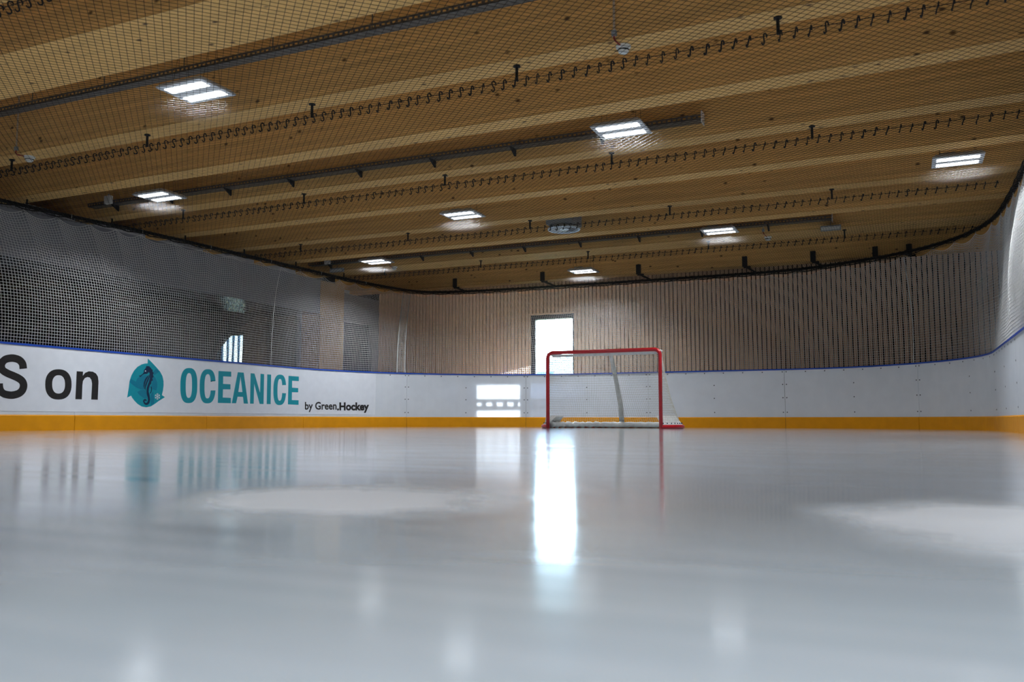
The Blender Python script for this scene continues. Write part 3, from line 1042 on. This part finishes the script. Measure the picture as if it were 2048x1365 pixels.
def side_net(s0, s1, label, seed, fold=None):
    c_ = board(.5 * (s0 + s1), .045)
    root = thing('safety_net', (c_[0], c_[1], H_TOP), label, 'net', 'white netting panels above the boards')
    G, knots = net_sheet(s0 + .006, s1 - .006, seed=seed)
    for kn in knots:
        q = rail(kn)
        build('tie', MB().tube([(q[0], q[1], RAIL_Z - .058), (q[0] + .006, q[1] - .004, RAIL_Z - .038), (q[0], q[1], RAIL_Z - .021)], .0035, 5), M['white_cord'], root)
    strands('netting', [G, G.transpose(1, 0, 2)], .0033, M['white_cord'], root)
    build('top_cord', MB().tube(list(G[:, 0]), .004, 5), M['white_cord'], root)
    for e in (0, -1):
        rr_ = np.random.default_rng(seed + e)
        build('side_cord', MB().tube([p + np.array([*(rr_.normal(0, .0025, 2)), 0]) for p in G[e]], .005, 5), M['white_cord'], root)
    if fold:
        H_, _ = net_sheet(fold[0], fold[1], off=-.018, seed=seed + 5, pitch_=.03)
        strands('folded_edge', [H_, H_.transpose(1, 0, 2)], 0.0042, M['white_cord'], root)
        for e in (0, -1):
            build('side_cord', MB().tube(list(H_[e]), .010, 5), M['white_cord'], root)
    return root
S_A, S_B, S_C = board_px(546, 730)[0], board_px(812, 744)[0], 12.16
side_net(-9.4, S_A, 'white square-mesh net above the lettered boards', 11)
side_net(S_A, S_B, 'white square-mesh net ending in a doubled white fold near the timber column', 12, fold=(S_B - .17, S_B - .014))
side_net(S_B, S_C, 'white square-mesh net in front of the slatted wall and window', 13)
side_net(S_C, 22.0, 'white square-mesh net rounding the rink corner to the white wall', 14)

# ------------------------------------------------------------------ black ceiling net with its cables and hooks
NET_Z = 2.79
ROWS = [3.52, 6.01, 8.45, 10.92, 13.37]
def net_h(x_, y_):
    d = np.min(np.abs(np.asarray(y_)[..., None] - np.array([0.9] + ROWS + [15.8])), axis=-1)
    return NET_Z - .03 * np.sin(np.clip(d / 1.23, 0, 1) * math.pi / 2) + .008 * np.sin(x_ * 3.1) * np.sin(y_ * 2.3)
cnet = thing('ceiling_net', (-4.4, 8, NET_Z), 'black diamond-mesh net stretched flat below the timber beams', 'net')
# outline of the net follows the rail
def inside_span(y_):
    if y_ < 12:
        return rail(y_ - 11.72)[0] + .04, 1.24
    xs_ = []
    for a_, b_ in zip(tab[:-1], tab[1:]):
        if (a_[2] - y_) * (b_[2] - y_) <= 0 and a_[2] != b_[2]:
            t = (y_ - a_[2]) / (b_[2] - a_[2])
            xs_.append(a_[1] + t * (b_[1] - a_[1]))
    return (min(xs_) + .04, max(xs_) - .04) if len(xs_) > 1 else (0, 0)
spans = {}
Y0N, Y1N, STEP = 1.0, 16.06, .05 * math.sqrt(2)
groups = []
diag = .32
for sg in (1, -1):
    k0 = np.arange(-30, 30, STEP)
    for k in k0:
        # line x = k + sg * y
        ys = np.arange(Y0N, Y1N, diag)
        xs = k + sg * ys
        ok = []
        for y_ in ys:
            key = round(float(y_), 3)
            if key not in spans:
                spans[key] = inside_span(y_)
            ok.append(spans[key])
        ok = np.array(ok)
        good = (xs > ok[:, 0]) & (xs < ok[:, 1])
        if good.sum() < 2:
            continue
        i0, i1 = np.where(good)[0][[0, -1]]
        ysg = ys[i0:i1 + 1]
        # run the ends on to the border
        extra0 = max(Y0N, ysg[0] - diag * .9)
        extra1 = min(Y1N, ysg[-1] + diag * .9)
        def clip(ya, yb):
            for t in np.linspace(1, 0, 12):
                yy = ya + (yb - ya) * t
                lo_, hi_ = inside_span(yy)
                if lo_ <= k + sg * yy <= hi_:
                    return yy
            return ya
        ysg = np.r_[clip(ysg[0], extra0), ysg, clip(ysg[-1], extra1)]
        xsg = k + sg * ysg
        groups.append(np.stack([xsg, ysg, net_h(xsg, ysg)], axis=-1)[None])
strands('netting', groups, .0020, M['black_cord'], cnet)
edge = [rail(s) for s in np.arange(-10.5, 25.5, .12)]
rim, inward = [], []
for i, q in enumerate(edge):
    tg = edge[min(i + 1, len(edge) - 1)] - edge[max(i - 1, 0)]
    tg = tg / np.linalg.norm(tg)
    ins = np.array([tg[1], -tg[0]])
    inward.append(ins)
    rim.append((q[0] + ins[0] * .06, q[1] + ins[1] * .06, NET_Z + .008 + .012 * math.sin(i * 2.0)))
build('border_rope', MB().tube(rim, .008, 5), M['black_cord'], cnet)
lace = []
for i, q in enumerate(edge):
    lace.append(rim[i])
    for k in range(1, 8):
        a = -.5 + k * 2 * math.pi / 8
        qq = q + (edge[min(i + 1, len(edge) - 1)] - q) * k / 8
        lace.append((qq[0] + inward[i][0] * .031 * math.cos(a), qq[1] + inward[i][1] * .031 * math.cos(a), RAIL_Z + .031 * math.sin(a)))
build('lacing', MB().tube(lace, .0035, 4), M['black_cord'], cnet)

hook_me = bpy.data.meshes.new('hook')
hk = catmull([(.013, .017, -.006), (.013, .021, .010), (.010, .004, .023), (.006, -.017, .012), (.001, -.012, -.014), (-.005, .010, -.032), (-.010, .019, -.052), (-.014, .002, -.066), (-.016, -.017, -.055)], 2)
m_ = MB().tube([p * .86 for p in hk], .0056, 6)
hook_me.from_pydata(m_.v, [], m_.f)
hook_me.materials.append(M['black'])
hooks2 = []
for k in range(3):
    me2 = hook_me.copy()
    for v in me2.vertices:
        v.co.x *= (1, .85, 1.2)[k]
        v.co.y *= (1, 1.12, .92)[k]
    hooks2.append(me2)
labels = ['black cable with hooks under the wide beam ahead of the first lamp',
          'black cable with hooks under the beam carrying two smoke detectors near the front lamp',
          'black cable with hooks under the beam behind the cable tray with an open end',
          'black cable with hooks under the beam just ahead of the round ceiling vent',
          'black cable with hooks under the extra-wide beam nearest the slatted wall']
T_X = [-8.70 + 2.0 * i for i in range(5)]
for y_, lab in zip(ROWS, labels):
    zc = ZB - .118
    root = thing('net_cable', (-4.3, y_, zc), lab, 'cable')
    build('wire', MB().tube([(x_, y_, zc - .004 * abs(math.sin((x_ + 8.7) * math.pi / 2))) for x_ in np.arange(-9.9, 1.3, .25)], .003, 5), M['black'], root)
    for x_ in T_X:
        build('stud', MB().lathe((x_, y_, ZB), [(.010, -.125), (.012, -.118), (.012, -.02), (.014, -.012), (.030, -.009), (.030, .002)], 10), M['black'], root)
    x_ = -9.62 + rng.uniform(0, .05)
    i = 0
    while x_ < 1.12:
        o = link('hook', hooks2[int(rng.integers(0, 3))], None, root)
        o.location = (x_ + 4.3, rng.normal(0, .003), rng.normal(0, .002))
        o.rotation_euler = (rng.normal(0, .08), 0, rng.normal(0, .16))
        x_ += .1 + rng.normal(0, .006)

# ------------------------------------------------------------------ ceiling lamps
LX, LY, LZ = -8.40, 5.33, 2.92
cells = []
for j in range(-5, 5):
    for i in range(4):
        if (i + j) % 2 == 1 and not (j == 4 and i == 3):
            cells.append((i, j))
def lamp_label(i, j):
    y_ = LY + 2.434 * j
    named = {(1, 0): 'square twin-strip lamp hanging ahead of the beam with the smoke detectors',
             (2, 1): 'square twin-strip lamp hanging beside the open end of the cable tray',
             (0, 1): 'square twin-strip lamp hanging near the small white junction box',
             (3, 2): 'square twin-strip lamp hanging close to the white wall and rail bend',
             (1, 2): 'square twin-strip lamp hanging just ahead of the round ceiling vent',
             (2, 3): 'square twin-strip lamp hanging beside the smoke detector under the extra-wide beam',
             (0, 3): 'square twin-strip lamp hanging between tray and extra-wide beam near the timber column',
             (1, 4): 'square twin-strip lamp hanging ahead of the slatted wall, above the goal'}
    if (i, j) in named:
        return named[(i, j)], None
    return 'square twin-strip lamp over the ice behind the front lamp', 'lamps over the near half of the ice'
def make_lamp(px_, py_, label, group):
    root = thing('ceiling_lamp', (px_, py_, LZ), label, 'lamp', group or 'twin-strip ceiling lamps')
    w, d, t = .25, .205, .045
    hb = MB()
    prof = []
    for zz, k in ((0, 1.0), (.012, 1.0), (t, .86)):
        prof.append([(px_ - w * k, py_ - d * k, LZ + zz), (px_ + w * k, py_ - d * k, LZ + zz), (px_ + w * k, py_ + d * k, LZ + zz), (px_ - w * k, py_ + d * k, LZ + zz)])
    hb.sweep(prof)
    build('housing', hb, M['lamp_body'], root)
    for sg in (-1, 1):
        build('light_strip', MB().box(px_ - .205, px_ + .205, py_ + sg * .105 - .049, py_ + sg * .105 + .049, LZ - .006, LZ + .004), M['diffuser'], root)
    for sg in (-1, 1):
        la = bpy.data.lights.new('lamp_light', 'AREA')
        la.shape = 'RECTANGLE'
        la.size, la.size_y = .41, .096
        la.energy = LAMP_WATTS / 2
        la.spread = math.radians(138)
        la.color = (.90, .95, 1.0)
        lo_ = bpy.data.objects.new('lamp_light', la)
        C.objects.link(lo_)
        lo_.parent = root
        lo_.location = (0, sg * .105, -.010)
    build('driver_box', MB().box(px_ - .17, px_ - .02, py_ - .04, py_ + .04, LZ + t, LZ + t + .05), M['grey_plastic'], root)
    for sx in (-.17, .17):
        for sy in (-.1, .1):
            build('suspension_wire', MB().tube([(px_ + sx, py_ + sy, LZ + t - .005), (px_ + sx, py_ + sy * .55, LZ + .30), (px_ + sx * .98, py_ + sy * .2, ZC + .005)], .0022, 4), M['black'], root)
    return root
for i, j in cells:
    lab, grp = lamp_label(i, j)
    make_lamp(LX + 3.009 * i, max(LY + 2.434 * j, -6.6), lab, grp)

# ------------------------------------------------------------------ cable trays
def cable_tray(x0, x1, yb, z0, label, wide=.13, end_plate=False, bl=None, legs=True):
    """perforated tray with its back edge at y = yb"""
    root = thing('cable_tray', (.5 * (x0 + x1), yb, z0), label, 'cable tray')
    build('floor_plate', MB().box(x0, x1, yb - wide, yb, z0, z0 + .003), M['galv'], root)
    fm = MB()
    n = int((x1 - x0) / .05)
    # front flange: two rails with webs between the slots
    fm.box(x0, x1, yb - wide, yb - wide + .003, z0, z0 + .016)
    fm.box(x0, x1, yb - wide, yb - wide + .003, z0 + .034, z0 + .05)
    for k in range(n):
        xa = x0 + k * .05
        fm.box(xa, xa + .02, yb - wide, yb - wide + .003, z0 + .016, z0 + .034)
    build('front_flange', fm, M['galv'], root)
    cm = MB()
    for k in range(5):
        yy = yb - wide + .022 + k * .02
        cm.tube([(xx, yy + .004 * math.sin(xx * 3 + k), z0 + .014 + .003 * math.sin(xx * 5 + k * 2)) for xx in np.arange(x0 + .02, x1 - .02, .2)], .008, 5)
    build('cables', cm, M['black_cord'], root)['kind'] = 'stuff'
    xx = x0 + .45
    while xx < x1 - .1:
        bm_ = MB()
        bm_.add([(xx - .012, yb, z0), (xx - .012, yb - wide, z0), (xx - .012, yb, z0 - .075), (xx + .012, yb, z0), (xx + .012, yb - wide, z0), (xx + .012, yb, z0 - .075)],
                [(0, 1, 2), (3, 5, 4), (0, 3, 4, 1), (1, 4, 5, 2), (2, 5, 3, 0)])
        if legs:
            build('bracket', bm_, M['black'], root)
        else:
            build('drop_rod', MB().tube([(xx, yb - wide / 2, z0), (xx, yb - wide / 2, ZC + .005)], .005, 6), M['galv'], root)
        xx += 1.0
    if end_plate:
        build('end_plate', MB().box(x1, x1 + .008, yb - wide, yb, z0 - .03, z0 + .09), M['white_plastic'], root)
    return root
cable_tray(-10.2, -1.70, 8.31, 3.07, 'long cable tray with open end fixed below a beam beside a lamp', end_plate=True)
cable_tray(-10.2, -.85, 13.17, 3.05, 'long cable tray fixed to the extra-wide beam near the goal', end_plate=True)
cable_tray(-10.2, 1.2, 5.58, 3.21, 'long cable tray hung above the lamp nearest the front', wide=.10, legs=False)

# ------------------------------------------------------------------ smoke detectors, boxes, vent
def detector(px_, py_, label, conduit_top, face_y):
    root = thing('smoke_detector', (px_, py_, ZB), label, 'smoke detector', 'smoke detectors under the beams')
    build('base', MB().lathe((px_, py_, ZB), [(.052, -.018), (.056, -.012), (.056, .002)], 20), M['white_plastic'], root, smooth=False)
    build('sensor_head', MB().lathe((px_, py_, ZB), [(.024, -.058), (.036, -.052), (.042, -.034), (.046, -.016)], 20), M['white_plastic'], root)
    build('slot_ring', MB().lathe((px_, py_, ZB), [(.0425, -.038), (.0435, -.034), (.0435, -.030)], 20), M['black'], root)
    build('conduit', MB().tube([(px_ - .03, face_y - .012, ZB + .06), (px_ - .03, face_y - .012, conduit_top)], .009, 6), M['conduit'], root)
    build('conduit_end', MB().box(px_ - .048, px_ - .012, face_y - .026, face_y + .002, ZB + .03, ZB + .07), M['grey_plastic'], root)
    build('red_lead', MB().tube(catmull([(px_ - .03, face_y - .012, ZB + .035), (px_ - .028, face_y - .016, ZB + .005), (px_ - .018, face_y + .0, ZB - .012), (px_ - .01, py_ - .05, ZB - .010)], 4), .006, 5), M['wire_red'], root)
    return root
detector(-8.42, 6.01, 'white smoke detector on a red lead at the glass partition end of a beam', ZC, 5.89)
detector(-1.82, 6.01, 'white smoke detector on a red lead under the middle of a beam', ZC, 5.89)
detector(-1.80, 13.42, 'white smoke detector under the extra-wide beam near the cable tray end', 3.05, 13.17)
detector(-8.42, 13.26, 'white smoke detector under the extra-wide beam near the timber column', 3.05, 13.17)

def emergency_box(px_, py_, z_, label, rod_top):
    root = thing('emergency_light', (px_, py_, z_), label, 'emergency light', 'hanging emergency light boxes')
    build('box', MB().box(px_ - .14, px_ + .14, py_ - .035, py_ + .035, z_ - .030, z_ + .04), M['grey_plastic'], root)
    build('lens', MB().box(px_ - .13, px_ + .13, py_ - .042, py_ - .034, z_ - .026, z_ + .02), M['white_plastic'], root)
    build('drop_rod', MB().tube([(px_, py_, z_ + .038), (px_, py_, rod_top)], .005, 6), M['galv'], root)
    return root
emergency_box(-9.58, 13.10, 2.928, 'grey emergency light box hanging near the timber column', 3.0515)
emergency_box(-.87, 13.10, 2.92, 'grey emergency light box hanging from the end of the cable tray', 3.0515)
def junction(px_, py_, z_, label):
    root = thing('junction_box', (px_, py_, z_), label, 'junction box', 'white junction boxes by the trays')
    build('box', MB().box(px_ - .055, px_ + .055, py_, py_ + .05, z_ - .055, z_ + .055), M['white_plastic'], root)
    build('lid', MB().box(px_ - .05, px_ + .05, py_ - .006, py_ + .001, z_ - .05, z_ + .05), M['white_plastic'], root)
    build('gland', MB().lathe((px_, py_ + .025, z_ + .055), [(.012, -.002), (.012, .02), (.008, .03)], 8), M['grey_plastic'], root)
junction(-9.77, 8.131, 3.12, 'white junction box on the cable tray that ends beside a lamp')
junction(-9.74, 12.991, 3.10, 'white junction box on the side of the cable tray near the timber column')

vx, vy, vz = -4.38, 11.42, 2.885
vent = thing('ceiling_vent', (vx, vy, vz), 'round pale air outlet disc below a grey box between beams', 'air vent')
build('plenum_box', MB().box(vx - .2, vx + .2, vy - .2, vy + .2, vz + .05, ZC + .005), M['grey_plastic'], vent)
build('disc_ring', MB().tube([(vx + .222 * math.cos(a), vy + .222 * math.sin(a), vz) for a in np.linspace(0, 2 * math.pi, 40, endpoint=False)], .017, 8, closed=True), M['pale_disc'], vent, smooth=True)
build('inner_plate', MB().lathe((vx, vy, vz), [(.215, -.002), (.215, .006), (.2, .055)], 40), M['grey_plastic'], vent)
build('hub', MB().lathe((vx, vy, vz), [(.055, -.012), (.065, -.006), (.07, .003)], 24), M['pale_disc'], vent)
for k in range(16):
    a = 2 * math.pi * k / 16
    ca, sa = math.cos(a), math.sin(a)
    vm = MB()
    vm.add([(vx + ca * .075 - sa * .004, vy + sa * .075 + ca * .004, vz - .002), (vx + ca * .185 - sa * .004, vy + sa * .185 + ca * .004, vz - .002), (vx + ca * .185 + sa * .006, vy + sa * .185 - ca * .006, vz - .010), (vx + ca * .075 + sa * .006, vy + sa * .075 - ca * .006, vz - .010),
            (vx + ca * .075 - sa * .004, vy + sa * .075 + ca * .004, vz + .004), (vx + ca * .185 - sa * .004, vy + sa * .185 + ca * .004, vz + .004)],
           [(0, 1, 2, 3), (0, 4, 5, 1), (3, 2, 5, 4), (0, 3, 4), (1, 5, 2)])
    build('blade', vm, M['lamp_body'], vent)
